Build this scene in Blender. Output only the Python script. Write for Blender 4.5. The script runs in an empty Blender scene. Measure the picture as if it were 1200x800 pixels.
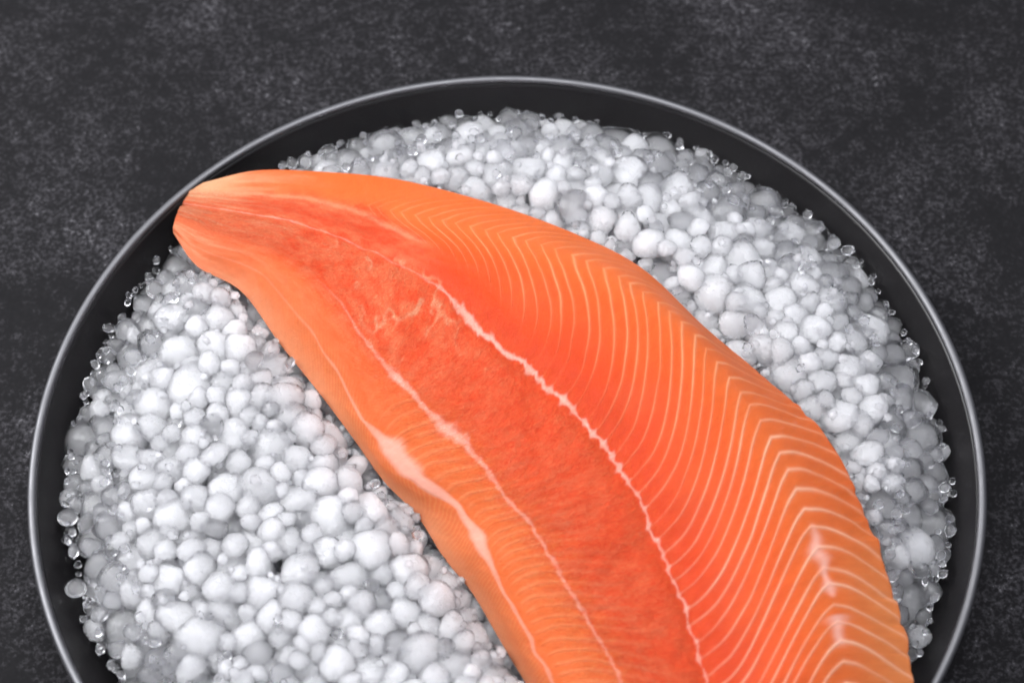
import bpy, bmesh, math, random
import numpy as np
from mathutils import Vector

random.seed(7)
rng = np.random.default_rng(11)
sc = bpy.context.scene
COL = sc.collection

# ------------------------------------------------------------------ camera
ZR = 0.030                                    # height of the plate's rim above the table
FPX = 2600.0                                  # focal length in photo pixels (1200 wide)
EL = math.radians(58.645); DIST = 0.7703
TX, TY = 0.0016, 0.0441
FWD = np.array([0.0, math.cos(EL), -math.sin(EL)])
UPV = np.array([0.0, math.sin(EL), math.cos(EL)])
CAM = np.array([TX, TY, ZR]) - DIST * FWD
cam_d = bpy.data.cameras.new('camera')
cam = bpy.data.objects.new('camera', cam_d); COL.objects.link(cam)
cam.location = CAM
cam.rotation_euler = (math.pi / 2 - EL, 0, 0)
cam_d.sensor_width = 36; cam_d.lens = FPX * 36 / 1200
cam_d.clip_start = 0.01; cam_d.clip_end = 50
cam_d.dof.use_dof = True; cam_d.dof.focus_distance = DIST - 0.01; cam_d.dof.aperture_fstop = 9
sc.camera = cam

# ------------------------------------------------------------------ light and exposure
w = bpy.data.worlds.new('World'); sc.world = w; w.use_nodes = True
bg = w.node_tree.nodes['Background']
bg.inputs[0].default_value = (0.84, 0.85, 1.0, 1); bg.inputs[1].default_value = 0.54

def area(name, loc, target, sx, sy, power, col):
    l = bpy.data.lights.new(name, 'AREA'); l.shape = 'RECTANGLE'; l.size = sx; l.size_y = sy
    l.energy = power; l.color = col
    o = bpy.data.objects.new(name, l); COL.objects.link(o); o.location = loc
    o.rotation_euler = (Vector(target) - Vector(loc)).to_track_quat('-Z', 'Y').to_euler()
    return o
area('softbox_lamp', (-0.72, 0.26, 0.80), (0.0, 0.02, 0.02), 0.7, 0.7, 25.5, (0.98, 0.985, 1.0))
area('overhead_lamp', (0.14, 0.10, 1.15), (0.0, 0.02, 0.02), 0.8, 0.6, 16.5, (0.97, 0.98, 1.0))

sc.view_settings.view_transform = 'Standard'; sc.view_settings.look = 'None'
sc.view_settings.exposure = 0.0; sc.view_settings.gamma = 1.0
sc.view_settings.use_curve_mapping = False
cy = sc.cycles
cy.use_denoising = True; cy.adaptive_threshold = 0.02
cy.max_bounces = 48; cy.diffuse_bounces = 12; cy.glossy_bounces = 12; cy.transmission_bounces = 24
cy.transparent_max_bounces = 24; cy.volume_bounces = 20
cy.caustics_reflective = True; cy.caustics_refractive = True
cy.sample_clamp_indirect = 6.0
cy.filter_width = 1.9

# ------------------------------------------------------------------ helpers
def lin(r, g, b):
    f = lambda c: (c / 255 / 12.92) if c / 255 <= 0.04045 else ((c / 255 + 0.055) / 1.055) ** 2.4
    return np.array([f(r), f(g), f(b)])

def hash2(ix, iy, seed):
    n = (ix.astype(np.int64) * 374761393 + iy.astype(np.int64) * 668265263 + seed * 974711) & 0x7fffffff
    n = ((n ^ (n >> 13)) * 1274126177) & 0x7fffffff
    n = (n ^ (n >> 16)) & 0xffff
    return n / 65535.0

def noise2(x, y, seed=0):
    x = np.asarray(x, float); y = np.asarray(y, float)
    ix = np.floor(x); iy = np.floor(y); fx = x - ix; fy = y - iy
    fx = fx * fx * (3 - 2 * fx); fy = fy * fy * (3 - 2 * fy)
    a = hash2(ix, iy, seed); b = hash2(ix + 1, iy, seed); c = hash2(ix, iy + 1, seed); d = hash2(ix + 1, iy + 1, seed)
    return (a + (b - a) * fx) * (1 - fy) + (c + (d - c) * fx) * fy

def fbm(x, y, seed=0, octv=4):
    v = 0; amp = 0.5; tot = 0
    for o in range(octv):
        v = v + amp * noise2(x * 2 ** o, y * 2 ** o, seed + 17 * o); tot += amp; amp *= 0.5
    return v / tot

def sstep(a, b, x):
    t = np.clip((x - a) / (b - a), 0, 1); return t * t * (3 - 2 * t)

def mesh_obj(name, V, F, mat, parent=None, colors=None, uv=None, smooth=True, parallel=None):
    me = bpy.data.meshes.new(name)
    V = np.asarray(V, np.float32); F = np.asarray(F, np.int32)
    n = F.shape[1]
    me.vertices.add(len(V)); me.vertices.foreach_set('co', V.ravel())
    me.loops.add(F.size); me.loops.foreach_set('vertex_index', F.ravel())
    me.polygons.add(len(F)); me.polygons.foreach_set('loop_start', np.arange(0, F.size, n, dtype=np.int32))
    me.polygons.foreach_set('loop_total', np.full(len(F), n, np.int32))
    me.update(); me.validate()
    if smooth: me.polygons.foreach_set('use_smooth', np.ones(len(me.polygons), bool))
    if colors is not None:
        at = me.attributes.new('flesh', 'FLOAT_COLOR', 'POINT'); at.data.foreach_set('color', np.asarray(colors, np.float32).ravel())
    if uv is not None:
        at = me.attributes.new('grain', 'FLOAT_VECTOR', 'POINT'); at.data.foreach_set('vector', np.asarray(uv, np.float32).ravel())
    me.materials.append(mat)
    o = bpy.data.objects.new(name, me); COL.objects.link(o)
    if parent: o.parent = parent
    return o

def tag(o, label=None, cat=None, group=None, kind=None):
    if label: o['label'] = label
    if cat: o['category'] = cat
    if group: o['group'] = group
    if kind: o['kind'] = kind
    return o

def empty(name, loc):
    o = bpy.data.objects.new(name, None); COL.objects.link(o); o.location = loc; o.empty_display_size = 0.01
    return o

def new_mat(name):
    m = bpy.data.materials.new(name); m.use_nodes = True
    nt = m.node_tree; p = nt.nodes['Principled BSDF']
    return m, nt, p

def nd(nt, typ, **kw):
    n = nt.nodes.new(typ)
    for k, v in kw.items():
        if k in n.inputs: n.inputs[k].default_value = v
        else: setattr(n, k, v)
    return n

def ramp(nt, src, stops):
    r = nt.nodes.new('ShaderNodeValToRGB'); el = r.color_ramp.elements
    while len(el) < len(stops): el.new(0.5)
    for e, (p, c) in zip(el, stops):
        e.position = p; e.color = (*c, 1) if len(c) == 3 else c
    nt.links.new(src, r.inputs[0]); return r

# ------------------------------------------------------------------ materials
def mat_table():
    m, nt, p = new_mat('dark_stone'); L = nt.links.new
    tc = nd(nt, 'ShaderNodeTexCoord')
    def noise(scale, detail, rough, dist=0.0):
        n = nd(nt, 'ShaderNodeTexNoise', Scale=scale, Detail=detail, Roughness=rough, Distortion=dist); L(tc.outputs['Object'], n.inputs['Vector']); return n.outputs['Fac']
    def math_(op, a, b, c=None):
        n = nd(nt, 'ShaderNodeMath', operation=op)
        for k, v in enumerate((a, b, c)):
            if v is None: continue
            if isinstance(v, (int, float)): n.inputs[k].default_value = v
            else: L(v, n.inputs[k])
        return n.outputs[0]
    big = ramp(nt, noise(15.0, 5.0, 0.58, 0.3), [(0.33, (0, 0, 0)), (0.68, (1, 1, 1))]).outputs[0]
    mid = ramp(nt, noise(150.0, 4.0, 0.65, 0.4), [(0.36, (0, 0, 0)), (0.70, (1, 1, 1))]).outputs[0]
    fine = ramp(nt, noise(620.0, 3.0, 0.65), [(0.40, (0, 0, 0)), (0.70, (1, 1, 1))]).outputs[0]
    speck = ramp(nt, noise(900.0, 1.0, 0.5), [(0.62, (0, 0, 0)), (0.72, (1, 1, 1))]).outputs[0]
    w = math_('MULTIPLY_ADD', big, 0.50, math_('MULTIPLY_ADD', mid, 0.42, 0.05))
    v = math_('MULTIPLY_ADD', fine, w, math_('MULTIPLY', w, 0.30))
    v = math_('MULTIPLY_ADD', speck, math_('MULTIPLY', w, 0.45), v)
    rc = ramp(nt, v, [(0.0, (0.0040, 0.0038, 0.0044)), (0.28, (0.0062, 0.0059, 0.0067)), (0.75, (0.0275, 0.0262, 0.0292)), (1.0, (0.075, 0.073, 0.078))])
    L(rc.outputs[0], p.inputs['Base Color'])
    p.inputs['Roughness'].default_value = 0.85; p.inputs['Specular IOR Level'].default_value = 0.12
    bp = nd(nt, 'ShaderNodeBump', Strength=0.35, Distance=0.0004); L(v, bp.inputs['Height']); L(bp.outputs[0], p.inputs['Normal'])
    return m

def mat_plate():
    m, nt, p = new_mat('black_enamel'); L = nt.links.new
    tc = nd(nt, 'ShaderNodeTexCoord')
    n = nd(nt, 'ShaderNodeTexNoise', Scale=60.0, Detail=4.0, Roughness=0.6); L(tc.outputs['Object'], n.inputs['Vector'])
    r = ramp(nt, n.outputs['Fac'], [(0.3, (0.30, 0.30, 0.30)), (0.7, (0.42, 0.42, 0.42))])
    L(r.outputs[0], p.inputs['Roughness'])
    p.inputs['Base Color'].default_value = (0.007, 0.0065, 0.007, 1); p.inputs['Specular IOR Level'].default_value = 0.28
    n2 = nd(nt, 'ShaderNodeTexNoise', Scale=900.0, Detail=2.0); L(tc.outputs['Object'], n2.inputs['Vector'])
    bp = nd(nt, 'ShaderNodeBump', Strength=0.12, Distance=0.0002); L(n2.outputs['Fac'], bp.inputs['Height']); L(bp.outputs[0], p.inputs['Normal'])
    return m

def mat_rim():
    m, nt, p = new_mat('satin_rim'); L = nt.links.new
    p.inputs['Base Color'].default_value = (0.115, 0.115, 0.121, 1)
    p.inputs['Metallic'].default_value = 1.0; p.inputs['Specular IOR Level'].default_value = 0.9
    tc = nd(nt, 'ShaderNodeTexCoord')
    n = nd(nt, 'ShaderNodeTexNoise', Scale=120.0, Detail=4.0); L(tc.outputs['Object'], n.inputs['Vector'])
    r = ramp(nt, n.outputs['Fac'], [(0.3, (0.46,) * 3), (0.7, (0.60,) * 3)]); L(r.outputs[0], p.inputs['Roughness'])
    return m

def mat_shell(name, rough, bump):
    """the clear wet outer ice of a pellet"""
    m, nt, p = new_mat(name); L = nt.links.new
    tc = nd(nt, 'ShaderNodeTexCoord')
    n1 = nd(nt, 'ShaderNodeTexNoise', Scale=230.0, Detail=4.0, Roughness=0.68); L(tc.outputs['Object'], n1.inputs['Vector'])
    p.inputs['Transmission Weight'].default_value = 1.0
    p.inputs['Base Color'].default_value = (0.985, 0.985, 1.0, 1)
    p.inputs['IOR'].default_value = 1.31
    r = ramp(nt, n1.outputs['Fac'], [(0.35, (rough * 0.6,) * 3), (0.65, (rough * 1.5,) * 3)])
    L(r.outputs[0], p.inputs['Roughness'])
    bp1 = nd(nt, 'ShaderNodeBump', Strength=bump, Distance=0.0012); L(n1.outputs['Fac'], bp1.inputs['Height'])
    n2 = nd(nt, 'ShaderNodeTexVoronoi', Scale=950.0); L(tc.outputs['Object'], n2.inputs['Vector'])
    bp2 = nd(nt, 'ShaderNodeBump', Strength=bump * 0.8, Distance=0.0004); L(n2.outputs['Distance'], bp2.inputs['Height']); L(bp1.outputs[0], bp2.inputs['Normal'])
    L(bp2.outputs[0], p.inputs['Normal'])
    return m

def mat_core():
    """white cores for unseen deep pellets, added to brighten the heap"""
    m, nt, p = new_mat('heap_brightener_core'); L = nt.links.new  # solid white put inside hidden pellets to lighten the ice above
    p.inputs['Base Color'].default_value = (0.955, 0.955, 0.99, 1)
    p.inputs['Roughness'].default_value = 0.9; p.inputs['Specular IOR Level'].default_value = 0.0
    p.subsurface_method = 'RANDOM_WALK'; p.inputs['Subsurface Weight'].default_value = 1.0
    p.inputs['Subsurface Radius'].default_value = (1, 1, 1); p.inputs['Subsurface Scale'].default_value = 0.008
    return m

def mat_cloud(name, dens):
    """thin cloud of trapped air: a scattering volume inside the clear shell"""
    m = bpy.data.materials.new(name); m.use_nodes = True; nt = m.node_tree
    nt.nodes.remove(nt.nodes['Principled BSDF'])
    v = nd(nt, 'ShaderNodeVolumeScatter', Density=dens, Anisotropy=0.2); v.inputs['Color'].default_value = (0.996, 0.996, 1.0, 1)
    nt.links.new(v.outputs[0], nt.nodes['Material Output'].inputs['Volume'])
    return m

def mat_flesh():
    m, nt, p = new_mat('salmon_flesh'); L = nt.links.new
    at = nd(nt, 'ShaderNodeAttribute', attribute_name='flesh')
    gr = nd(nt, 'ShaderNodeAttribute', attribute_name='grain')
    # fibres run across the fillet: stretched noise in fillet coordinates (millimetres)
    mp = nd(nt, 'ShaderNodeMapping'); mp.inputs['Scale'].default_value = (1.0, 0.55, 1.0); L(gr.outputs['Vector'], mp.inputs['Vector'])
    n1 = nd(nt, 'ShaderNodeTexNoise', Scale=1.0, Detail=5.0, Roughness=0.70, Distortion=0.9); L(mp.outputs[0], n1.inputs['Vector'])
    n2 = nd(nt, 'ShaderNodeTexNoise', Scale=2.6, Detail=4.0, Roughness=0.7); L(gr.outputs['Vector'], n2.inputs['Vector'])
    r1 = ramp(nt, n1.outputs['Fac'], [(0.36, (1.0, 0.90, 0.84)), (0.50, (1, 1, 1)), (0.66, (1.0, 1.2, 1.3))])
    # close-set fine creases across the middle; shaded hollows, lit crests tinted into the colour
    mp2 = nd(nt, 'ShaderNodeMapping'); mp2.inputs['Scale'].default_value = (1.0, 0.5, 1.0); mp2.inputs['Rotation'].default_value = (0, 0, 0.45); L(gr.outputs['Vector'], mp2.inputs['Vector'])
    n3 = nd(nt, 'ShaderNodeTexNoise', Scale=1.9, Detail=3.0, Roughness=0.6, Distortion=1.4); L(mp2.outputs[0], n3.inputs['Vector'])
    r3 = ramp(nt, n3.outputs['Fac'], [(0.36, (0.97, 0.66, 0.52)), (0.46, (1.0, 0.95, 0.92)), (0.56, (1.02, 1.08, 1.12)), (0.68, (1.10, 1.55, 1.85))])
    mxa = nd(nt, 'ShaderNodeMix', data_type='RGBA', blend_type='MULTIPLY'); mxa.inputs[0].default_value = 1.0
    L(r1.outputs[0], mxa.inputs[6]); L(r3.outputs[0], mxa.inputs[7])
    mx = nd(nt, 'ShaderNodeMix', data_type='RGBA', blend_type='MULTIPLY')
    L(at.outputs['Alpha'], mx.inputs[0]); L(at.outputs['Color'], mx.inputs[6]); L(mxa.outputs[2], mx.inputs[7])
    L(mx.outputs[2], p.inputs['Base Color'])
    p.inputs['Roughness'].default_value = 0.50; p.inputs['Specular IOR Level'].default_value = 0.22
    p.inputs['IOR'].default_value = 1.38
    p.inputs['Coat Weight'].default_value = 0.20; p.inputs['Coat Roughness'].default_value = 0.16; p.inputs['Coat IOR'].default_value = 1.33
    p.subsurface_method = 'RANDOM_WALK'
    p.inputs['Subsurface Weight'].default_value = 0.25
    p.inputs['Subsurface Radius'].default_value = (1.0, 0.35, 0.18); p.inputs['Subsurface Scale'].default_value = 0.0014
    st = nd(nt, 'ShaderNodeMath', operation='MULTIPLY_ADD'); L(at.outputs['Alpha'], st.inputs[0]); st.inputs[1].default_value = 0.60; st.inputs[2].default_value = 0.10
    bp1 = nd(nt, 'ShaderNodeBump', Distance=0.0016); L(n1.outputs['Fac'], bp1.inputs['Height']); L(st.outputs[0], bp1.inputs['Strength'])
    bpc = nd(nt, 'ShaderNodeBump', Distance=0.0007); L(n3.outputs['Fac'], bpc.inputs['Height']); L(st.outputs[0], bpc.inputs['Strength']); L(bp1.outputs[0], bpc.inputs['Normal'])
    bp2 = nd(nt, 'ShaderNodeBump', Strength=0.16, Distance=0.0004); L(n2.outputs['Fac'], bp2.inputs['Height']); L(bpc.outputs[0], bp2.inputs['Normal'])
    L(bp2.outputs[0], p.inputs['Normal']); 
    bp3 = nd(nt, 'ShaderNodeBump', Strength=1.0, Distance=0.0022); L(n2.outputs['Fac'], bp3.inputs['Height']); L(bp1.outputs[0], bp3.inputs['Normal']); L(bp3.outputs[0], p.inputs['Coat Normal'])
    return m

M_TABLE, M_PLATE, M_RIM, M_FLESH = mat_table(), mat_plate(), mat_rim(), mat_flesh()
M_ICE = [mat_shell('clear_ice', 0.14, 0.40), mat_shell('cloudy_ice', 0.26, 0.45), mat_shell('frosted_ice', 0.36, 0.50)]
M_CORES = [mat_cloud('faint_cloud', 170.0), mat_cloud('milky_cloud', 580.0), mat_cloud('frosted_cloud', 950.0), mat_core()]
CORE = [0.72, 0.90, 0.93]

# ------------------------------------------------------------------ table top
def build_table():
    n = 60; xs = np.linspace(-2.2, 2.2, n)
    X, Y = np.meshgrid(xs, xs)
    V = np.stack([X, Y, (fbm(X * 9, Y * 9, 3) - 0.5) * 0.0006 - 0.0004], -1).reshape(-1, 3)
    i = np.arange(n - 1)[:, None] * n + np.arange(n - 1)[None]
    F = np.stack([i, i + 1, i + n + 1, i + n], -1).reshape(-1, 4)
    o = mesh_obj('table_top', V, F, M_TABLE)
    tag(o, 'dark mottled stone table top under the black plate', kind='structure')
build_table()

# ------------------------------------------------------------------ plate
R_RIM = 0.1602
FLOOR = 0.0045
def lathe(name, prof, mat, parent, closed=False, n=256):
    prof = np.array(prof); k = len(prof)
    a = np.linspace(0, 2 * np.pi, n, endpoint=False)
    V = np.stack([prof[None, :, 0] * np.cos(a)[:, None], prof[None, :, 0] * np.sin(a)[:, None], np.repeat(prof[None, :, 1], n, 0)], -1).reshape(-1, 3)
    F = []
    for i in range(n):
        j = (i + 1) % n
        for q in range(k if closed else k - 1):
            r = (q + 1) % k
            F.append((i * k + q, j * k + q, j * k + r, i * k + r))
    return mesh_obj(name, V, F, mat, parent)

def wall_r(z):                                # inner radius of the wall at height z
    t = np.clip((z - FLOOR) / (ZR - FLOOR), 0, 1)
    return 0.1405 + 0.0180 * t ** 0.66

plate = empty('serving_plate', (0, 0, 0))
tag(plate, 'round black metal plate with a raised flared wall and satin rim', 'plate')
zz = np.linspace(FLOOR, ZR - 0.001, 14)
inner = [(0.0005, FLOOR), (0.07, FLOOR), (0.125, FLOOR), (0.134, FLOOR + 0.0002), (0.1385, FLOOR + 0.0009)] + [(float(wall_r(z)), float(z)) for z in np.linspace(FLOOR + 0.003, ZR - 0.0008, 12)]
outer = [(r + 0.0016, z - 0.0016) for r, z in inner[::-1]]
outer[-5:] = [(0.139, 0.0006), (0.134, 0.0003), (0.125, 0.0002), (0.07, 0.0002), (0.0005, 0.0002)]
lathe('dish', inner + outer, M_PLATE, plate)
ang = np.linspace(0, 2 * np.pi, 17)[:-1]
lathe('rim', [(R_RIM - 0.0010 + 0.0016 * math.cos(t), ZR - 0.0008 + 0.0016 * math.sin(t)) for t in ang], M_RIM, plate, closed=True)

# ------------------------------------------------------------------ fillet: surface from cross sections
def unproject(px, py, z):
    px = np.asarray(px, float); py = np.asarray(py, float)
    d0 = FWD[0] + (px - 600) / FPX
    d1 = FWD[1] + UPV[1] * (400 - py) / FPX
    d2 = FWD[2] + UPV[2] * (400 - py) / FPX
    k = (z - CAM[2]) / d2
    return np.stack([CAM[0] + d0 * k, CAM[1] + d1 * k, np.broadcast_to(z, k.shape)], -1)

def project(P):
    d = P - CAM
    dep = d @ FWD
    return 600 + FPX * d[..., 0] / dep, 400 - FPX * (d @ UPV) / dep, dep

# measured cross sections of the fillet (photo pixels): outer edge A, side ridge B, belly seam C, bone seam D, loin ridge E, back edge F
ST = np.array([
 [(203,273),(203,266),(207,251),(214,237),(226,222),(238,214)],
 [(231,312),(240,288),(258,272),(281,249),(291,222),(300,200)],
 [(283,342),(300,306),(320,290),(345,260),(362,226),(372,201)],
 [(328,403),(350,352),(380,333),(430,291),(455,246),(465,210)],
 [(372,458),(400,425),(440,412),(510,333),(560,268),(575,238)],
 [(412,511),(437,503),(492,469),(578,398),(650,293),(672,273)],
 [(450,564),(468,547),(542,517),(632,442),(728,326),(752,314)],
 [(488,603),(535,596),(590,574),(690,500),(800,378),(827,384)],
 [(520,653),(566,645),(624,618),(738,562),(858,447),(895,441)],
 [(553,694),(590,690),(655,672),(772,637),(908,520),(960,500)],
 [(583,745),(615,740),(690,730),(800,703),(945,602),(1010,587)],
 [(610,790),(645,797),(727,796),(827,790),(975,700),(1050,700)],
 [(650,850),(685,870),(765,875),(850,870),(990,790),(1069,790)],
 [(720,950),(745,970),(810,970),(880,960),(1000,900),(1060,890)],
 [(800,1040),(820,1055),(865,1055),(910,1045),(995,1000),(1035,980)]], float)
HT = np.array([
 [.3,2.0,3.5,4.5,4,2.0],[.3,5,8,9,7.5,4],[.3,9,12,13,10.5,5],[.3,12,16,18,14,6],[.3,12,20,22,17,7],
 [.3,10,22,25,20,8],[.3,10.5,23.5,27,22,9],[.3,13,25,29,24,10],[.3,14.5,26,30,25.5,10],[.3,15,26.5,30.5,26,10.5],
 [.3,15,27,31,26,11],[.3,15,27,31,26,11],[.3,15,26,30,25,10],[.3,14,24,27,22,9],[.3,11,18,20,16,7]], float) * 1e-3
NST = len(ST)
TK = np.array([0.0, 0.18, 0.36, 0.60, 0.88, 1.0])
ZB_K = np.array([.0296,.0292,.0286,.0280,.0275,.0272,.0270,.0270,.0270,.0270,.0270,.0270,.0270,.0272,.0275])

def cubic(xk, yk, x):
    """Hermite spline with averaged slopes, clamped for no overshoot; yk has the knots on axis 0"""
    xk = np.asarray(xk, float); yk = np.asarray(yk, float); h = np.diff(xk)
    sl = np.diff(yk, axis=0) / h.reshape(-1, *([1] * (yk.ndim - 1)))
    m = np.zeros_like(yk); m[0] = sl[0]; m[-1] = sl[-1]
    hh = h.reshape(-1, *([1] * (yk.ndim - 1)))
    m[1:-1] = (sl[:-1] * hh[1:] + sl[1:] * hh[:-1]) / (hh[1:] + hh[:-1])
    i = np.clip(np.searchsorted(xk, x, side='right') - 1, 0, len(xk) - 2)
    t = (x - xk[i]) / h[i]
    sh = t.shape + (1,) * (yk.ndim - 1)
    t = t.reshape(sh); hi = h[i].reshape(sh)
    return (yk[i] * (2 * t ** 3 - 3 * t ** 2 + 1) + m[i] * hi * (t ** 3 - 2 * t ** 2 + t) + yk[i + 1] * (-2 * t ** 3 + 3 * t ** 2) + m[i + 1] * hi * (t ** 3 - t ** 2))

# station parameter -> length in photo pixels along the middle of the fillet
uu = np.linspace(0, NST - 1, 561)
midc = cubic(np.arange(NST), 0.5 * (ST[:, 3] + ST[:, 4]), uu)
arc = np.concatenate([[0], np.cumsum(np.hypot(*np.diff(midc, axis=0).T))])
SLEN = arc[-1]
def S_AT(i): return float(np.interp(i, uu, arc))
print('stations', [round(S_AT(i)) for i in range(NST)])

TS = np.linspace(0, 1, 241)
SS = np.linspace(0, SLEN, 901)
def build_table_surface():
    u = np.interp(SS, arc, uu)
    cx = cubic(np.arange(NST), ST, u)                     # (nS, 6, 2)
    ch = cubic(np.arange(NST), HT, u)                     # (nS, 6)
    zb = cubic(np.arange(NST), ZB_K, u)
    px = cubic(TK, cx.transpose(1, 0, 2), TS)             # (nT, nS, 2)
    hz = cubic(TK, ch.T, TS)                              # (nT, nS)
    z = zb[None] + hz
    P = unproject(px[..., 0], px[..., 1], z)              # (nT, nS, 3)
    return P.transpose(1, 0, 2), zb
SURF, SURF_ZB = build_table_surface()
# smooth relief on the surface: a shallow groove along the bone seam, gentle lumps in the middle
def relief(s, t):
    r = -0.0011 * np.exp(-((t - 0.60) / 0.030) ** 2) * sstep(150, 260, s)
    r = r - 0.0007 * np.exp(-((t - 0.36) / 0.025) ** 2) * sstep(230, 330, s)
    midw = sstep(0.30, 0.38, t) * (1 - sstep(0.57, 0.62, t))
    r = r + midw * (fbm(s / 30, t * 14, 5) - 0.5) * 0.0026
    r = r + (fbm(s / 70, t * 6, 9) - 0.5) * 0.0020 * sstep(0.0, 0.1, t) * (1 - sstep(0.9, 1.0, t))
    r = r + 0.0007 * np.sin((s / 13) + t * 9) * np.exp(-((t - 0.16) / 0.05) ** 2) * 0.4
    return r
_S, _T = np.meshgrid(SS, TS, indexing='ij')
SURF[..., 2] += relief(_S, _T)
# frayed back edge where the flakes end
_in = SURF[:, 200] - SURF[:, 240]; _in[:, 2] = 0; _in /= np.linalg.norm(_in, axis=1, keepdims=True)
_fr = (np.maximum(noise2(SS / 7.0, SS * 0, 131) - 0.35, 0) * 0.0022 + (noise2(SS / 17.0, SS * 0, 132) - 0.5) * 0.0012) * sstep(S_AT(7), S_AT(10.3), SS)
SURF += (_in * _fr[:, None])[:, None, :] * (sstep(0.93, 1.0, TS) ** 1.5)[None, :, None]
SURF_N = np.cross(np.gradient(SURF, axis=0), np.gradient(SURF, axis=1)); SURF_N /= np.linalg.norm(SURF_N, axis=-1, keepdims=True) + 1e-12
if SURF_N[450, 120, 2] < 0: SURF_N = -SURF_N

def sample(G, s, t):
    a = np.clip(np.asarray(s, float) / SLEN * (len(SS) - 1), 0, len(SS) - 1.001); b = np.clip(np.asarray(t, float) * (len(TS) - 1), 0, len(TS) - 1.001)
    i = a.astype(int); j = b.astype(int); fa = (a - i)[..., None]; fb = (b - j)[..., None]
    return (G[i, j] * (1 - fa) + G[i + 1, j] * fa) * (1 - fb) + (G[i, j + 1] * (1 - fa) + G[i + 1, j + 1] * fa) * fb

# ------------------------------------------------------------------ fillet: where the fat runs
def loin_shift(t, s0):
    """how far a fat line runs towards the tail between the bone seam and the loin ridge, and back again to the edge"""
    tau = np.clip((t - 0.60) / 0.28, 0, 1); tau2 = np.clip((t - 0.88) / 0.12, 0, 1)
    a = np.interp(s0, [150, 300, 500, 700, 900], [70, 88, 96, 108, 104])
    b = np.interp(s0, [150, 300, 500, 700, 900], [70, 74, 60, 52, 44])
    h = 0.10 * tau + 0.55 * tau ** 2 + 0.35 * sstep(0.15, 1.0, tau)
    g = 0.65 * tau2 + 0.35 * tau2 ** 2
    k = 0.03 * np.exp(-((t - 0.88) / 0.02) ** 2)
    return -a * (h - k) + b * g

LOIN = []
s = 205.0; k = 0
while s < SLEN + 95:
    LOIN.append((s, k)); s += np.interp(s, [200, 330, 520, 760, 900], [13.5, 15.5, 18.5, 20.5, 21.5]) * (0.90 + 0.2 * random.random()); k += 1
def loin_line(k, s0, t):
    return s0 + loin_shift(t, s0) + 5.0 * (noise2(t * 7 + k * 3.1, np.full_like(t, k * 1.7), 21) - 0.5) + 2.2 * (noise2(t * 30, np.full_like(t, k * 0.9), 22) - 0.5)
def loin_amp(k, s0, t):
    tau = (t - 0.60) / 0.28
    near = np.interp(s0, [200, 420, 620, 800], [0.0, 0.12, 0.55, 0.85])           # how far down to the bone seam it stays visible
    lo = np.interp(s0, [200, 420, 620, 800], [0.42, 0.22, 0.05, 0.0])
    a = near * 0.6 + (1 - near * 0.6) * sstep(lo, lo + 0.45, tau)
    a = a * (0.72 + 0.28 * np.exp(-((t - 0.87) / 0.10) ** 2)) * (1 - np.interp(s0, [250, 500, 750], [0.50, 0.40, 0.22]) * sstep(0.90, 0.97, t)) * np.interp(s0, [250, 450, 700], [0.6, 0.82, 1.0])
    return a * (0.72 + 0.33 * ((k * 0.618) % 1)) * (0.50 + 0.75 * noise2(t * 16, np.full_like(t, k * 2.3), 31)) * sstep(0.592, 0.61, t) * sstep(230, 400, s0)
def loin_w(k, s0, t):
    return np.interp(s0, [200, 500, 850], [0.9, 1.1, 1.35]) * (0.8 + 0.5 * noise2(t * 9, np.full_like(t, k * 4.1), 41)) * (0.75 + 0.4 * sstep(0.60, 0.86, t))

BELLY = []
s = 300.0; k = 0
while s < SLEN + 20:
    BELLY.append((s, k)); s += np.interp(s, [300, 600, 900], [15, 17, 19]) * (0.8 + 0.4 * random.random()); k += 1
def belly_line(k, s0, t):
    tau = np.clip((0.36 - t) / 0.18, -1.2, 1.3)
    right = np.clip((t - 0.36) / 0.24, 0, 1)
    return s0 - 16 * np.clip(tau, 0, 1) + 70 * np.clip(tau - 0.35, 0, 2) ** 2 + 42 * right - 20 * right ** 3 + 6 * (noise2(t * 16 + k, np.full_like(t, k * 2.7), 51) - 0.5)
def belly_amp(k, s0, t):
    left = sstep(0.19, 0.25, t) * (1 - sstep(0.352, 0.37, t))
    right = sstep(0.355, 0.37, t) * (1 - sstep(0.42, 0.56, t)) * np.interp(s0, [380, 560, 800], [0.0, 0.45, 0.65])
    return (0.62 * left * sstep(0.2, 0.5, noise2(t * 15, np.full_like(t, k * 1.3), 61) + 0.25) + right * 0.6) * sstep(330, 480, s0)
def belly_w(k, s0, t):
    return 1.7 + 1.6 * noise2(t * 14, np.full_like(t, k * 3.3), 71)

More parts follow.
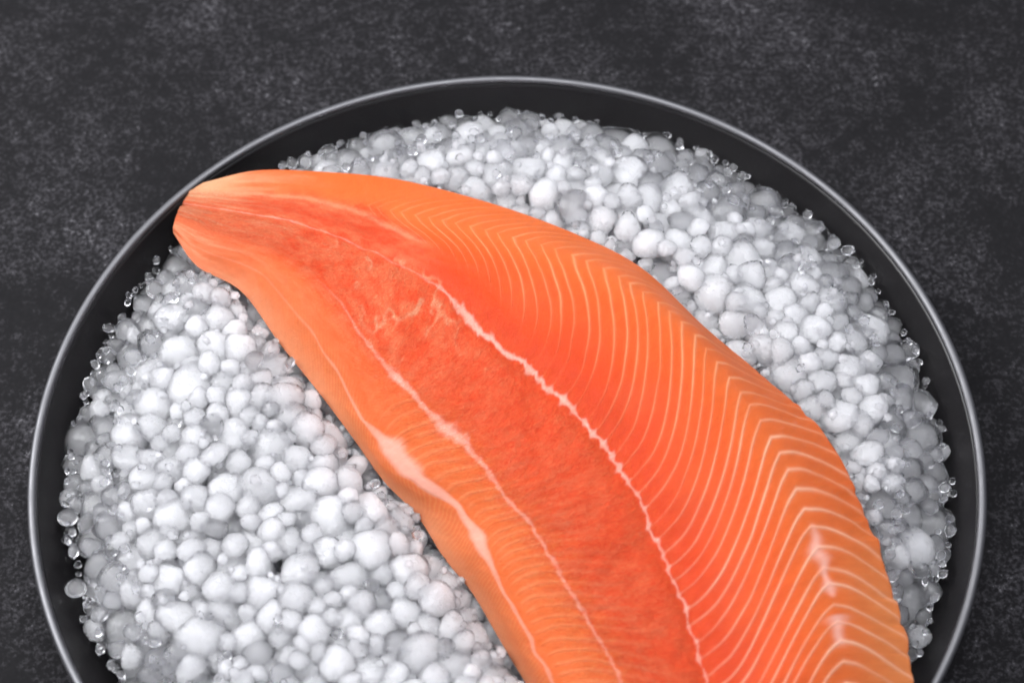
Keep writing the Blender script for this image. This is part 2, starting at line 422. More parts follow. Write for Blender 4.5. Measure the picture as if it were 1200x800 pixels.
def seam_bone(s, t):                           # the broken white line down the middle (D)
    c = 0.600 + 0.010 * (noise2(s / 22, s * 0, 81) - 0.5) + 0.006 * (noise2(s / 7, s * 0, 82) - 0.5)
    w = np.interp(s, [0, 60, 200, 300, 345, 372, 400, 455, 520, 640, 760, 900], [.009, .008, .006, .005, .006, .018, .0105, .0078, .0050, .0034, .0025, .0024])
    bead = np.zeros_like(s)
    for s0, k in LOIN:
        if s0 > 380: bead = np.maximum(bead, np.exp(-((s - s0 - 300 * np.abs(t - c) * np.where(t > c, -0.5, 0.3)) / (2.2 + 1.6 * ((k * 0.37) % 1))) ** 2) * (0.6 + 0.8 * ((k * 0.61) % 1)))
    beads = 0.50 + 0.75 * noise2(s / 9.5, s * 0, 83) + 1.5 * bead * sstep(420, 600, s)
    jag = 1 + 1.1 * (noise2((s + 320 * (t - c)) / 3.4, t * 60, 84) - 0.40)
    d = np.abs(t - c) / (w * beads * jag + 1e-5)
    amp = np.interp(s, [0, 40, 150, 230, 300, 350, 380, 560, 760, 950], [.35, .48, .40, .24, .22, .62, .90, .74, .62, .56]) * (0.75 + 0.35 * noise2(s / 12, s * 0 + 2, 85))
    return amp * 0.86 * (1 - sstep(0.25, 1.35, d))
def seam_belly(s, t):                          # the paler seam C
    c = 0.360 + 0.012 * (noise2(s / 26, s * 0, 91) - 0.5) + 0.006 * (noise2(s / 8, s * 0, 92) - 0.5)
    w = np.interp(s, [230, 300, 348, 372, 400, 440, 466, 490, 520, 620, 900], [.005, .008, .009, .018, .010, .009, .020, .015, .008, .006, .0055])
    d = np.abs(t - c) / (w * (0.6 + 0.7 * noise2(s / 8, s * 0, 93)) * (1 + 0.5 * (noise2(s / 3.5, t * 100, 94) - 0.4)) + 1e-5)
    amp = np.interp(s, [200, 260, 340, 372, 420, 470, 520, 700, 900], [0, .30, .5, .95, .68, .92, .62, .55, .5])
    return amp * 0.68 * (1 - sstep(0.15, 1.45, d)) * (0.55 + 0.6 * fbm(s / 6, t * 60, 95, 3))
def membrane(s, t):                            # pale membrane along the side ridge B
    c = 0.185 + np.interp(s, [300, 400, 450, 500, 560, 700, 900], [-.05, -.03, .02, .012, 0, -.004, .0]) + 0.016 * (noise2(s / 30, s * 0, 101) - 0.5)
    w = np.interp(s, [250, 330, 400, 425, 450, 500, 545, 580, 610, 640, 680, 730, 900], [.006, .008, .010, .024, .042, .042, .030, .016, .022, .034, .017, .009, .009])
    d = np.abs(t - c) / (w * (0.75 + 0.5 * noise2(s / 14, t * 20, 102)))
    amp = np.interp(s, [230, 330, 410, 440, 520, 600, 640, 720, 900], [.10, .26, .36, .62, .64, .50, .60, .40, .32])
    return amp * (1 - sstep(0.35, 1.2, d))

C_DEEP = lin(230, 76, 16); C_LOIN = lin(246, 108, 50); C_RIDGE = lin(251, 132, 74); C_EDGE = lin(247, 128, 66)
C_MID = lin(250, 96, 56); C_MIDP = lin(255, 134, 100); C_BELLY = lin(251, 128, 70); C_SIDE = lin(242, 134, 88); C_SIDEP = lin(238, 160, 132)
C_TAIL = lin(247, 128, 92); FATM = np.array([0.47, 0.425, 0.365]); C_FAT = lin(255, 178, 136); C_WHITE = lin(250, 192, 172); C_PALE = lin(252, 184, 132)
C_FATL = C_FAT * FATM; C_WHITEL = lin(252, 200, 184) * np.array([0.54, 0.50, 0.49])

def mixc(a, b, f):
    return a + (b - a) * f[..., None]

def flesh_color(s, t, lines=True):
    """base colour of the fish at (s, t); alpha = how coarse the fibres are there"""
    s = np.asarray(s, float); t = np.asarray(t, float)
    base = np.broadcast_to(C_MID, s.shape + (3,)).copy()
    n_big = fbm(s / 42, t * 10, 111); n_mid = fbm(s / 13, t * 30, 112); n_f = fbm(s / 4.5, t * 60, 113)
    # red middle muscle, streaked pink
    up = 1 - sstep(300, 520, s)
    base = mixc(base, C_MIDP, np.clip((n_mid - 0.36 + 0.10 * up) * 2.4, 0, 1) * (0.48 + 0.50 * up))
    base = mixc(base, C_DEEP, np.clip((0.47 - n_big) * 2.6, 0, 1) * 0.35)
    # loin
    tau = np.clip((t - 0.60) / 0.28, 0, 1)
    loin = mixc(np.broadcast_to(C_DEEP, s.shape + (3,)), C_LOIN, sstep(0.12, 0.72, tau + 0.25 * (n_big - 0.5)))
    loin = mixc(loin, C_RIDGE, sstep(0.6, 1.0, tau))
    loin = mixc(loin, C_EDGE, sstep(0.90, 1.0, t))
    loin = mixc(loin, C_PALE, sstep(S_AT(9.8), S_AT(11.2), s) * sstep(0.86, 0.99, t) * 0.5)
    wl = sstep(0.545, 0.655, t + 0.08 * (n_mid - 0.5))
    # towards the tail the orange back muscle narrows to the band above the pale line G
    g = np.interp(s, [0, 60, 120, 210, 270, 330], [0.86, 0.84, 0.84, 0.86, 0.78, 0.62])
    wt = sstep(g - 0.06, g + 0.08, t + 0.08 * (n_mid - 0.5))
    wl = wt + (wl - wt) * sstep(240, 360, s)
    base = mixc(base, loin, wl)
    # belly band and cut side
    wb = 1 - sstep(0.285, 0.445, t + 0.12 * (n_mid - 0.5) + 0.05 * (1 - sstep(250, 420, s)))
    base = mixc(base, C_BELLY, wb * (0.65 + 0.35 * sstep(350, 480, s)))
    ws = 1 - sstep(0.13, 0.22, t + 0.03 * (n_mid - 0.5))
    side = mixc(np.broadcast_to(C_SIDE, s.shape + (3,)), C_SIDEP, 1 - sstep(0.0, 0.13, t + 0.04 * (n_mid - 0.5)))
    # fine pale stripes down the cut side
    ph = (s * 1.0 - (0.18 - t) * 330 + 6 * noise2(s / 20, t * 20, 115)) / 7.6
    stripe = 0.5 + 0.5 * np.cos(2 * np.pi * ph)
    side = mixc(side, C_FAT, stripe ** 3 * 0.42 * sstep(150, 420, s) * sstep(0.01, 0.05, t))
    base = mixc(base, side, ws)
    # tail: paler, streaked lengthwise
    tail = 1 - sstep(10, 190, s)
    stre = fbm(s / 60, t * 34, 116)
    base = mixc(base, lin(248, 140, 108), tail * 0.70)
    base = mixc(base, C_WHITE, tail * np.clip((stre - 0.46) * 3.4, 0, 1) * 0.65)
    corner = (1 - sstep(14, 75, s)) * sstep(0.62, 0.86, t + 0.2 * (stre - 0.5))
    base = mixc(base, lin(250, 205, 182), corner * 0.85)
    redband = np.exp(-((t - 0.72) / 0.055) ** 2) * sstep(25, 90, s) * (1 - sstep(230, 310, s))
    base = mixc(base, lin(240, 82, 48), redband * 0.45)
    gl = np.exp(-((t - (0.845 - 0.10 * sstep(180, 290, s) + 0.015 * (noise2(s / 15, s * 0, 117) - 0.5))) / 0.016) ** 2) * sstep(30, 80, s) * (1 - sstep(250, 300, s))
    base = mixc(base, C_WHITE, gl * 0.55 * (0.5 + 0.7 * n_mid))
    # torn white flecks in the upper middle
    fl = sstep(0.90, 0.985, 1 - np.abs(2 * fbm(s / 34, t * 8 + s / 120, 118, 4) - 1)) * sstep(0.42, 0.62, fbm(s / 24, t * 11, 128, 3)) * sstep(150, 240, s) * (1 - sstep(330, 430, s)) * sstep(0.36, 0.42, t) * (1 - sstep(0.60, 0.64, t))
    base = mixc(base, C_WHITE, fl * 0.6)
    tex = np.clip((1 - sstep(0.54, 0.70, t)) * sstep(0.16, 0.40, t), 0, 1) * (0.75 + 0.25 * n_mid) + 0.12
    tex = np.where(t > 0.54, np.maximum(tex, 0.8 * (1 - wl) * (1 - sstep(200, 330, s))), tex)
    base = base * np.array([0.425, 0.345, 0.240])
    fat = np.zeros_like(s)
    if lines:
        f1 = np.zeros_like(s)
        sel = t > 0.585
        ss_, tt_ = s[sel], t[sel]; acc = np.zeros_like(ss_)
        for s0, k in LOIN:
            d = (ss_ - loin_line(k, s0, tt_)) / loin_w(k, s0, tt_)
            # slope makes the line look narrower: widen in s where it runs steeply
            acc = np.maximum(acc, loin_amp(k, s0, tt_) * (0.92 * np.exp(-(d / 1.15) ** 2) + 0.08 * np.exp(-(d / 3.4) ** 2)))
        f1[sel] = acc
        fatc = mixc(np.broadcast_to(C_FATL, s.shape + (3,)), lin(255, 210, 182) * np.array([0.54, 0.48, 0.445]), sstep(S_AT(7), S_AT(10), s))
        base = mixc(base, fatc, np.clip(f1 * 0.76, 0, 1))
        f2 = np.zeros_like(s); sel = (t > 0.17) & (t < 0.58)
        ss_, tt_ = s[sel], t[sel]; acc = np.zeros_like(ss_)
        for s0, k in BELLY:
            d = (ss_ - belly_line(k, s0, tt_)) / belly_w(k, s0, tt_)
            acc = np.maximum(acc, belly_amp(k, s0, tt_) * (0.7 * np.exp(-(d / 1.3) ** 2) + 0.3 * np.exp(-(d / 3.5) ** 2)))
        f2[sel] = acc
        base = mixc(base, C_FATL, np.clip(f2 * 0.42, 0, 1))
        fat = np.maximum(f1, f2)
    w = np.maximum(seam_bone(s, t), np.maximum(seam_belly(s, t), membrane(s, t)))
    # white web where loin lines meet low on the ridge
    web = np.exp(-((t - 0.878 - 0.012 * (noise2(s / 14, s * 0, 119) - 0.5)) / (0.012 * (0.4 + 1.2 * noise2(s / 12, s * 0, 120)))) ** 2) * sstep(S_AT(10.0), S_AT(10.35), s) * sstep(0.25, 0.5, noise2(s / 17, s * 0, 121)) * 0.7
    w = np.maximum(w, web)
    base = mixc(base, C_WHITEL, np.clip(w, 0, 1))
    base = base * (0.92 + 0.16 * n_f)[..., None]
    alpha = np.clip(tex * (1 - 0.7 * w), 0, 1)
    return np.concatenate([np.clip(base, 0.002, 0.95), alpha[..., None]], -1)

def grain_uv(s, t):
    wid = 118.0                                 # millimetres across
    return np.stack([np.asarray(s) / 3.5, np.asarray(t) * wid, np.zeros_like(np.asarray(s, float))], -1)

def build_fillet():
    mid = sample(SURF, np.array([SLEN * 0.5]), np.array([0.5]))[0]
    root = empty('salmon_fillet', (float(mid[0]), float(mid[1]), 0.027))
    tag(root, 'raw orange salmon fillet with pale fat lines lying on the ice pellets', 'fish fillet')
    off = np.array(root.location)
    nS, nT = 801, 361
    s_ = np.linspace(0, SLEN, nS); t_ = np.linspace(0, 1, nT)
    S, T = np.meshgrid(s_, t_, indexing='ij')
    P = sample(SURF, S, T); Cc = flesh_color(S, T)
    # fat lines stand a hair proud, flesh between them swells
    lum = Cc[..., 1]
    # round under at the back edge and close along the underside
    zb = np.interp(s_, SS, SURF_ZB)
    inward = P[:, 300] - P[:, 360]; inward[:, 2] = 0; inward /= np.linalg.norm(inward, axis=1, keepdims=True)
    extra = []
    hF = P[:, 360, 2] - zb
    for di, fz in [(0.0002, .80), (0.0009, .55), (0.0022, .28), (0.0045, .08), (0.009, 0.0)]:
        q = P[:, 360] + inward * di; q[:, 2] = zb + hF * fz; extra.append(q)
    for f in (0.3, 0.6, 0.85, 0.97):
        q = extra[4] * (1 - f) + P[:, 0] * f; q[:, 2] = zb - 0.0; extra.append(q)
    E_ = np.stack(extra, 1); ne = E_.shape[1]
    Ce = np.repeat(np.concatenate([C_SIDEP, [0.2]])[None, None], nS, 0).repeat(ne, 1)
    Ce[:, :3] = Cc[:, 360:361]
    G = np.concatenate([P, E_], 1); Cg = np.concatenate([Cc, Ce], 1)
    Te = np.concatenate([T, np.repeat(np.linspace(1.02, 1.4, ne)[None], nS, 0)], 1); Sg = np.repeat(s_[:, None], nT + ne, 1)
    m = nT + ne
    # caps: inset rings toward each end's centre, so that the end is rounded and closed
    V = G.reshape(-1, 3); Cv = Cg.reshape(-1, 4); Uv = grain_uv(Sg, Te).reshape(-1, 3)
    i = np.arange(nS - 1)[:, None] * m; j = np.arange(m)[None]; j2 = (j + 1) % m
    F = np.stack([i + j, i + j2, i + m + j2, i + m + j], -1).reshape(-1, 4)
    F = F[:, ::-1]
    V = list(V); caps = []
    V = np.array(V)
    for row, flip in ((0, False), (nS - 1, True)):
        prev = row * m + np.arange(m); c = G[row].mean(0)
        for f in (0.35, 0.75, 0.985):
            ring = G[row] * (1 - f) + c * f
            base = len(V); V = np.concatenate([V, ring]); Cv = np.concatenate([Cv, np.repeat(Cg[row].mean(0)[None], m, 0) * 0.5 + Cg[row] * 0.5]); Uv = np.concatenate([Uv, grain_uv(Sg[row], Te[row])])
            cur = base + np.arange(m)
            q = np.stack([prev, np.roll(prev, -1), np.roll(cur, -1), cur], -1)
            caps.append(q if not flip else q[:, ::-1]); prev = cur
    F = np.concatenate([F] + caps)
    body = mesh_obj('flesh', V - off, F, M_FLESH, root, Cv, Uv)
    # every fat line is a thin ridge of its own, bedded in the flesh
    def ridge(name, sl, tt, hw, hgt, label=None):
        ws = np.array([-1.0, -0.5, 0.0, 0.5, 1.0]); hs = np.array([-0.35, 0.75, 1.0, 0.75, -0.35])
        S2 = sl[:, None] + hw[:, None] * ws[None]; T2 = np.repeat(tt[:, None], 5, 1)
        ok = (S2[:, 0] > 1) & (S2[:, 4] < SLEN - 1)
        if ok.sum() < 6: return
        a, b = np.where(ok)[0][[0, -1]]
        S2, T2 = S2[a:b + 1], T2[a:b + 1]
        S2 = np.clip(S2, 0.5, SLEN - 0.5)
        Pq = sample(SURF, S2, T2) + sample(SURF_N, S2, T2) * (hs[None, :, None] * hgt)
        n = len(S2); i = np.arange(n - 1)[:, None] * 5; j = np.arange(4)[None]
        Fq = np.stack([i + j, i + j + 1, i + 5 + j + 1, i + 5 + j], -1).reshape(-1, 4)
        if np.cross(Pq[n // 2, 3] - Pq[n // 2, 1], Pq[n // 2 + 1, 2] - Pq[n // 2, 2])[2] < 0: Fq = Fq[:, ::-1]
        o = mesh_obj(name, Pq.reshape(-1, 3) - off, Fq, M_FLESH, root, flesh_color(S2, T2).reshape(-1, 4), grain_uv(S2, T2).reshape(-1, 3))
        if label: o['label'] = label
    for s0, k in LOIN:
        tt = np.linspace(0.605, 0.995, 90)
        keep = loin_amp(k, s0, tt) > 0.10
        if keep.sum() > 8:
            tt = np.linspace(tt[keep][0], tt[keep][-1], 80)
            ridge('fat_line', loin_line(k, s0, tt), tt, 1.6 * loin_w(k, s0, tt), 0.00011)
    for s0, k in BELLY:
        if s0 < 400: continue
        tt = np.linspace(0.215, 0.352, 40)
        ridge('belly_fat_line', belly_line(k, s0, tt), tt, 1.5 * belly_w(k, s0, tt), 0.00014)
    def seam(name, f, tc, hw, s0, s1, hgt, label):
        n = int((s1 - s0) / 1.2); m2 = 25
        sv = np.linspace(s0, s1, n); wv = np.linspace(-1, 1, m2)
        S2 = np.repeat(sv[:, None], m2, 1); T2 = tc + hw * wv[None] + 0 * S2
        A = f(S2, T2)
        Pq = sample(SURF, S2, T2) + sample(SURF_N, S2, T2) * ((A * 1.6 - 0.45) * hgt)[..., None]
        i = np.arange(n - 1)[:, None] * m2; j = np.arange(m2 - 1)[None]
        Fq = np.stack([i + j, i + j + 1, i + m2 + j + 1, i + m2 + j], -1)
        # keep only the faces that carry fat, so the part is the seam itself
        Am = (A[:-1, :-1] + A[1:, :-1] + A[1:, 1:] + A[:-1, 1:]) / 4
        Fq = Fq[Am > 0.16].reshape(-1, 4)
        used, inv = np.unique(Fq, return_inverse=True)
        Pq = Pq.reshape(-1, 3)[used]; cc = flesh_color(S2, T2).reshape(-1, 4)[used]; uvq = grain_uv(S2, T2).reshape(-1, 3)[used]
        Fq = inv.reshape(-1, 4)
        q = Fq[len(Fq) // 2]
        if np.cross(Pq[q[1]] - Pq[q[0]], Pq[q[2]] - Pq[q[0]])[2] < 0: Fq = Fq[:, ::-1]
        o = mesh_obj(name, Pq - off, Fq, M_FLESH, root, cc, uvq); o['label'] = label
    seam('bone_seam', seam_bone, 0.600, 0.045, 2, SLEN - 2, 0.00022, 'jagged white seam along the middle of the fillet')
    seam('belly_seam', seam_belly, 0.360, 0.055, 235, SLEN - 2, 0.00022, 'pale fat seam between belly and red flesh')
    seam('membrane', membrane, 0.185, 0.10, 300, SLEN - 2, 0.00022, 'white membrane along the side ridge')
    return root
fillet = build_fillet()

# ------------------------------------------------------------------ ice pellets
# coarse map of the fillet's footprint on the table plane
fp = np.concatenate([SURF[::6, 0, :2], SURF[::6, -1, :2][::-1]])
def inside_poly(x, y, poly):
    c = np.zeros(x.shape, bool); n = len(poly); x0, y0 = poly[:, 0], poly[:, 1]; x1, y1 = np.roll(x0, -1), np.roll(y0, -1)
    for a0, b0, a1, b1 in zip(x0, y0, x1, y1):
        if b0 == b1: continue
        cnd = ((b0 > y) != (b1 > y)) & (x < (a1 - a0) * (y - b0) / (b1 - b0) + a0); c ^= cnd
    return c
GN = 340; gx = np.linspace(-0.17, 0.17, GN); GX, GY = np.meshgrid(gx, gx, indexing='ij')
ins = inside_poly(GX, GY, fp)
dist = np.full(GX.shape, 9.0)
for q in fp[::2]: dist = np.minimum(dist, np.hypot(GX - q[0], GY - q[1]))
SD = np.where(ins, -dist, dist)                # signed distance to the fillet's outline
def sdf(x, y):
    i = np.clip(((x + 0.17) / 0.34 * (GN - 1)).round().astype(int), 0, GN - 1); j = np.clip(((y + 0.17) / 0.34 * (GN - 1)).round().astype(int), 0, GN - 1)
    return SD[i, j]

def heap_top(x, y):                            # how high the heap may reach
    r = np.hypot(x, y)
    z = np.interp(r, [0, 0.06, 0.10, 0.125, 0.140, 0.150, 0.16], [0.0385, 0.0385, 0.0380, 0.0345, 0.0285, 0.0215, 0.017])
    d = sdf(x, y)
    return np.where(d < 0.012, np.minimum(z, 0.0295 + np.clip(d, 0, 1) * 0.6), z)

PX = np.zeros((7000, 3)); PR = np.zeros(7000); n_p = 0
fails = 0
K = 48
while n_p < 3600 and fails < 200:
    big = rng.random()
    r = (0.0034 + 0.0014 * rng.random()) if big < 0.07 else ((0.0057 + 0.0019 * rng.random()) if big < 0.60 else (0.0074 + 0.0023 * rng.random() ** 1.3))
    a = rng.random(K) * 2 * np.pi; rad = 0.151 * np.sqrt(rng.random(K))
    x = rad * np.cos(a); y = rad * np.sin(a)
    z = np.full(K, FLOOR + r * 0.93)
    if n_p:
        q = PX[:n_p]; rr = (PR[:n_p] + r) * 0.63
        d2 = (x[:, None] - q[None, :, 0]) ** 2 + (y[:, None] - q[None, :, 1]) ** 2
        up = np.where(d2 < rr ** 2, q[None, :, 2] + np.sqrt(np.maximum(rr ** 2 - d2, 0)), 0)
        z = np.maximum(z, up.max(1))
    d = sdf(x, y)
    ok = (z + r * 0.8 < heap_top(x, y)) & (np.hypot(x, y) + r * 0.92 < wall_r(z))
    ok &= ~((d < r * 0.9) & (z + r > 0.0268))
    if not ok.any(): fails += 1; continue
    fails = 0
    i = np.argmin(np.where(ok, z + 0.003 * rng.random(K), 9))
    PX[n_p] = (x[i], y[i], z[i]); PR[n_p] = r; n_p += 1
def crumbs(count, r0, r1, rad0, rad1, zmax, kk, fuse):
    global n_p
    for _ in range(count):
        r = r0 + (r1 - r0) * rng.random() ** 1.6
        a = rng.random(kk) * 2 * np.pi; rad = np.sqrt(rad0 ** 2 + (rad1 ** 2 - rad0 ** 2) * rng.random(kk))
        x = rad * np.cos(a); y = rad * np.sin(a); z = np.full(kk, FLOOR + r * 0.93)
        q = PX[:n_p]; rr = (PR[:n_p] + r) * fuse
        d2 = (x[:, None] - q[None, :, 0]) ** 2 + (y[:, None] - q[None, :, 1]) ** 2
        z = np.maximum(z, np.where(d2 < rr ** 2, q[None, :, 2] + np.sqrt(np.maximum(rr ** 2 - d2, 0)), 0).max(1))
        ok = (np.hypot(x, y) + r * 0.95 < wall_r(z)) & (z < zmax) & (sdf(x, y) > r * 0.8) & (z + r * 0.5 < heap_top(x, y) + 0.003)
        if rad0 > 0.1: ok &= np.hypot(x, y) < 0.1475 + 0.0045 * noise2(a * 5.0, a * 0 + 3, 141)
        if ok.any():
            i = np.argmin(np.where(ok, z, 9)); PX[n_p] = (x[i], y[i], z[i]); PR[n_p] = r; n_p += 1
crumbs(800, 0.0012, 0.0044, 0.130, 0.153, 0.0245, 12, 0.86)     # broken clear bits along the wall
crumbs(650, 0.0014, 0.0026, 0.0, 0.136, 0.05, 8, 0.66)          # bits lodged between the pellets
PX = PX[:n_p]; PR = PR[:n_p]
print('pellets', n_p)

# which of them show, and how large: a small depth buffer seen from the camera
W_, H_ = 600, 400
zbuf = np.full((H_, W_), 9.0); idb = np.full((H_, W_), -1)
sx, sy, sd = project(SURF.reshape(-1, 3))
ix = (sx / 2).astype(int); iy = (sy / 2).astype(int); m = (ix >= 0) & (ix < W_) & (iy >= 0) & (iy < H_)
np.minimum.at(zbuf, (iy[m], ix[m]), sd[m]); idb[zbuf < 9] = -2
cx_, cy_, cd_ = project(PX)
for k in range(n_p):
    rp = PR[k] * FPX / cd_[k] / 2; u0, v0 = cx_[k] / 2, cy_[k] / 2
    a0, a1, b0, b1 = int(max(u0 - rp, 0)), int(min(u0 + rp + 2, W_)), int(max(v0 - rp, 0)), int(min(v0 + rp + 2, H_))
    if a0 >= a1 or b0 >= b1: continue
    U, Vv = np.meshgrid(np.arange(a0, a1) + 0.5, np.arange(b0, b1) + 0.5)
    q = 1 - ((U - u0) ** 2 + (Vv - v0) ** 2) / rp ** 2
    dz = cd_[k] - PR[k] * np.sqrt(np.maximum(q, 0))
    sub = zbuf[b0:b1, a0:a1]; hit = (q > 0) & (dz < sub)
    sub[hit] = dz[hit]; idb[b0:b1, a0:a1][hit] = k
seen = np.bincount(idb[idb >= 0], minlength=n_p)
order = np.argsort(-seen)
single = [int(k) for k in order[:300] if seen[k] > 12]

def pellet_shape(seed, sub):
    """a melted lump of ice: rounded, with worn flats and a few swellings; some are broken chips"""
    bm = bmesh.new(); bmesh.ops.create_icosphere(bm, subdivisions=sub, radius=1.0)
    g = np.random.default_rng(seed)
    chip = seed % 3 != 1
    nf = 12 if chip else 7
    dirs = g.normal(size=(nf, 3)); dirs /= np.linalg.norm(dirs, axis=1, keepdims=True)
    cut = (0.66 + 0.20 * g.random(nf)) if chip else (0.74 + 0.20 * g.random(nf))
    bd = g.normal(size=(6, 3)); bd /= np.linalg.norm(bd, axis=1, keepdims=True); ba = 0.04 + 0.14 * g.random(6)
    fd = g.normal(size=(26, 3)); fd /= np.linalg.norm(fd, axis=1, keepdims=True); fa = 0.075 * (g.random(26) - 0.35)
    sq = np.array([1 + 0.26 * (g.random() - 0.5), 1 + 0.26 * (g.random() - 0.5), 0.66 + 0.16 * g.random()])
    out = []
    for v in bm.verts:
        n = np.array(v.co); n = n / np.linalg.norm(n)
        r = 1.0 + sum(a_ * math.exp(-((1 - n @ d) / 0.13)) for d, a_ in zip(bd, ba))
        for d, c in zip(dirs, cut):
            q = n @ d
            if q > 0.05:
                lim = c / q; x = (r - lim) / 0.06
                r = r - 0.06 * (math.log1p(math.exp(min(x, 40))))   # soft minimum: rounded edges
        r += sum(a_ * math.exp(-((1 - n @ d) / 0.018)) for d, a_ in zip(fd, fa)) if sub > 1 else 0
        out.append(n * r * 1.07 * sq)
    V = np.array(out); F = np.array([[v.index for v in f.verts] for f in bm.faces])
    bm.free(); return V, F

NV = 18
shapes3 = [pellet_shape(100 + i, 3) for i in range(NV)]
shapes2 = [pellet_shape(100 + i, 2) for i in range(NV)]
shapes1 = [pellet_shape(100 + i, 2) for i in range(NV)]
bits = [pellet_shape(300 + 3 * i, 1) for i in range(NV)]
protos = {}
def clarity(k):
    if PR[k] < 0.0028: return 0 if math.hypot(PX[k, 0], PX[k, 1]) > 0.130 or k % 9 == 0 else (1 if k % 2 else 2)
    r = math.hypot(PX[k, 0], PX[k, 1]); u = hash2(np.array([k]), np.array([3]), 5)[0]
    edge = float(sstep(0.122, 0.138, r))
    pc = 0.07 + 0.78 * edge
    if u < pc: return 0
    return 1 if u < pc + 0.46 * (1 - 0.3 * edge) else 2

def unit_proto(v, c):
    if (v, c) not in protos:
        V, F = shapes3[v]; V1, F1 = shapes1[v]
        o = mesh_obj('ice_pellet', np.concatenate([V, V1 * CORE[c]]) * 0.01, np.concatenate([F, F1 + len(V)]), M_ICE[c])
        o.data.materials.append(M_CORES[c])
        o.data.polygons.foreach_set('material_index', np.concatenate([np.zeros(len(F)), np.ones(len(F1))]).astype(np.int32))
        protos[(v, c)] = o.data
        bpy.data.objects.remove(o)
    return protos[(v, c)]

TAILP = unproject(222, 245, 0.032)
def where(k):
    x, y, z = PX[k]; r = math.hypot(x, y); d = float(sdf(np.array([x]), np.array([y]))[0])
    px, py = cx_[k], cy_[k]
    j = np.argmin(np.hypot(SURF[::6, 120, 0] - x, SURF[::6, 120, 1] - y)); c = SURF[::6, 120][j]; tng = SURF[min(j * 6 + 6, 900), 120] - SURF[max(j * 6 - 6, 0), 120]
    left = (tng[0] * (y - c[1]) - tng[1] * (x - c[0])) < 0
    return left, r, d, px, py

def place_words(k):
    left, r, d, px, py = where(k)
    if left:
        if r > 0.128:
            if py < 400: return 'against the plate wall just below the salmon tail'
            if py < 470: return 'against the plate wall at the upper left'
            if py < 560: return 'against the left plate wall'
            if py < 640: return 'against the left wall at the widest part'
            if py < 720: return 'against the lower left plate wall'
            return 'against the plate wall at the bottom left corner'
        if d < 0.014:
            if py < 400: return 'touching the narrow cut side near the tail'
            if py < 500: return 'touching the cut side above the white membrane'
            if py < 600: return 'touching the cut side beside the white membrane'
            if py < 700: return 'touching the striped cut side'
            return 'touching the striped cut side at the bottom'
        if py < 430: return 'in the upper left heap below the tail'
        if py < 500: return 'in the upper middle of the left heap'
        if py < 570: return 'in the middle of the left heap'
        near = 'wall' if px < 215 else ('salmon' if px > 360 else 'centre')
        if py < 650: return {'wall': 'in the left heap towards the wall', 'salmon': 'in the left heap towards the membrane', 'centre': 'just below the left heap centre'}[near]
        if py < 725: return {'wall': 'low in the left heap towards the wall', 'salmon': 'low in the left heap towards the salmon', 'centre': 'low in the middle of the left heap'}[near]
        return {'wall': 'at the bottom left of the heap', 'salmon': 'at the bottom beside the salmon', 'centre': 'at the bottom middle of the left heap'}[near]
    if r > 0.128:
        if px < 560: return 'against the far plate wall above the tail'
        if px < 660: return 'against the far plate wall, left of its top'
        if px < 760: return 'against the far plate wall at the top'
        if px < 870: return 'against the far wall, right of its top'
        if px < 980: return 'against the upper right plate wall'
        if py < 470: return 'against the right plate wall, upper part'
        if py < 600: return 'against the right plate wall'
        return 'against the plate wall at the lower right'
    if d < 0.014:
        if px < 560: return 'touching the back edge near the tail'
        if px < 700: return 'touching the upper back edge of the salmon'
        if px < 860: return 'touching the curved back edge of the salmon'
        return 'touching the back edge at the widest part'
    if px < 600: return 'in the far heap above the salmon back'
    if px < 700: return 'in the far heap below the top wall'
    if px < 800: return 'in the far heap right of the top'
    if px < 900: return 'in the upper right heap'
    return 'in the right heap between salmon and wall'

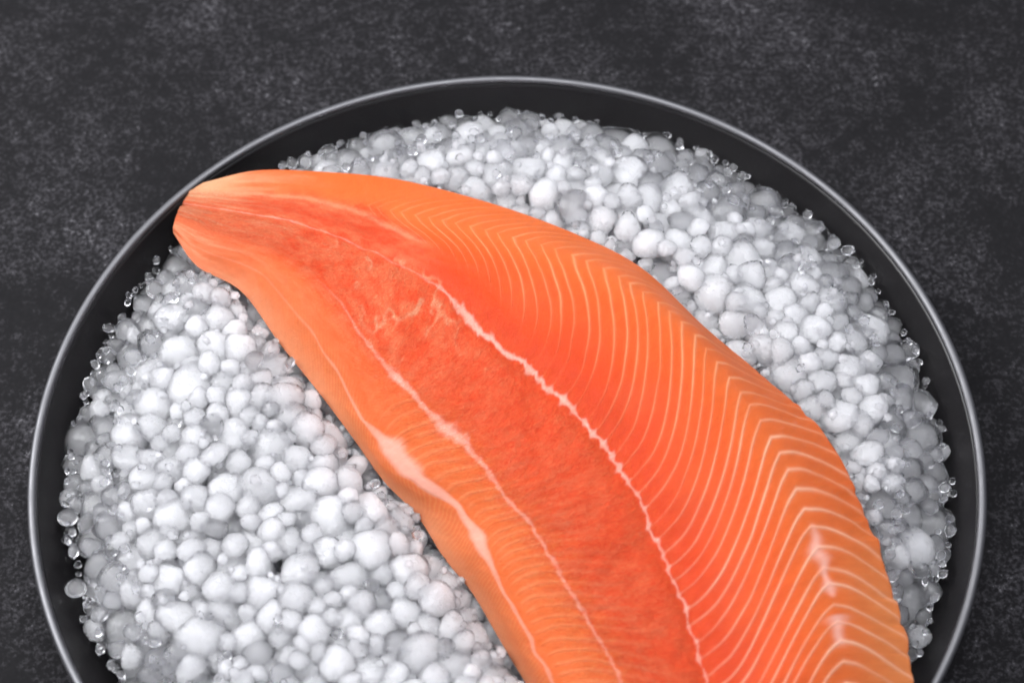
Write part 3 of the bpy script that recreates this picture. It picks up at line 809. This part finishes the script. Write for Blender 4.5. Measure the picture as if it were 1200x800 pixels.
ORD = ['', 'second', 'third', 'fourth', 'fifth', 'sixth', 'seventh', 'eighth', 'ninth']
CLW = ['clear glassy', 'cloudy translucent', 'frosted white']
labs = {}
for k in single:
    labs.setdefault((place_words(k), clarity(k)), []).append(k)
label_of = {}
for (pw, c), ks in labs.items():
    ks = sorted(ks, key=lambda k: -PR[k])
    n = len(ks)
    if n == 1: label_of[ks[0]] = f'{CLW[c]} ice pellet {pw}'; continue
    for i, k in enumerate(ks):
        if i == n - 1: wd = 'smallest'
        elif i < len(ORD): wd = (ORD[i] + ' largest').strip()
        else: wd = 'small'
        label_of[k] = f'{wd} {CLW[c]} ice pellet {pw}'

for k in single:
    c = clarity(k); v = k % NV
    o = bpy.data.objects.new('ice_pellet', unit_proto(v, c)); COL.objects.link(o)
    o.location = PX[k]; o.scale = (PR[k] / 0.01,) * 3
    o.rotation_euler = tuple((rng.random(3) - 0.5) * np.array([1.3, 1.3, 6.283]))
    tag(o, label_of[k], 'ice pellet', 'ice pellets heaped in the plate')

# the rest of the pellets, deeper or smaller, as one mass
ss_ = set(single); Vs, Fs, Ms = [], [], []; base = 0
def rot(a, b, c):
    ca, sa, cb, sb, cc, sc2 = math.cos(a), math.sin(a), math.cos(b), math.sin(b), math.cos(c), math.sin(c)
    return np.array([[cb * cc, -cb * sc2, sb], [sa * sb * cc + ca * sc2, -sa * sb * sc2 + ca * cc, -sa * cb], [-ca * sb * cc + sa * sc2, ca * sb * sc2 + sa * cc, ca * cb]])
for k in range(n_p):
    if k in ss_: continue
    c = clarity(k); Rm = rot(*((rng.random(3) - 0.5) * np.array([1.3, 1.3, 6.283]))).T
    V, F = (bits if PR[k] < 0.0028 else shapes2)[k % NV]
    Vs.append((V @ Rm) * PR[k] + PX[k]); Fs.append(F + base); base += len(V); Ms.append(np.full(len(F), c))
    if PR[k] < 0.0018 and c == 0: continue
    if PR[k] < 0.0028: V, F = bits[k % NV]
    else: V, F = shapes1[k % NV]
    Vs.append((V @ Rm) * PR[k] * CORE[c] + PX[k]); Fs.append(F + base); base += len(V); Ms.append(np.full(len(F), 6 if (seen[k] < 2 and math.hypot(PX[k, 0], PX[k, 1]) < 0.128) else 3 + c))
o = mesh_obj('ice_pellets', np.concatenate(Vs), np.concatenate(Fs), M_ICE[0])
for m_ in M_ICE[1:] + M_CORES: o.data.materials.append(m_)
o.data.polygons.foreach_set('material_index', np.concatenate(Ms).astype(np.int32))
tag(o, 'mass of smaller ice pellets filling the plate between the larger ones', 'ice', kind='stuff')
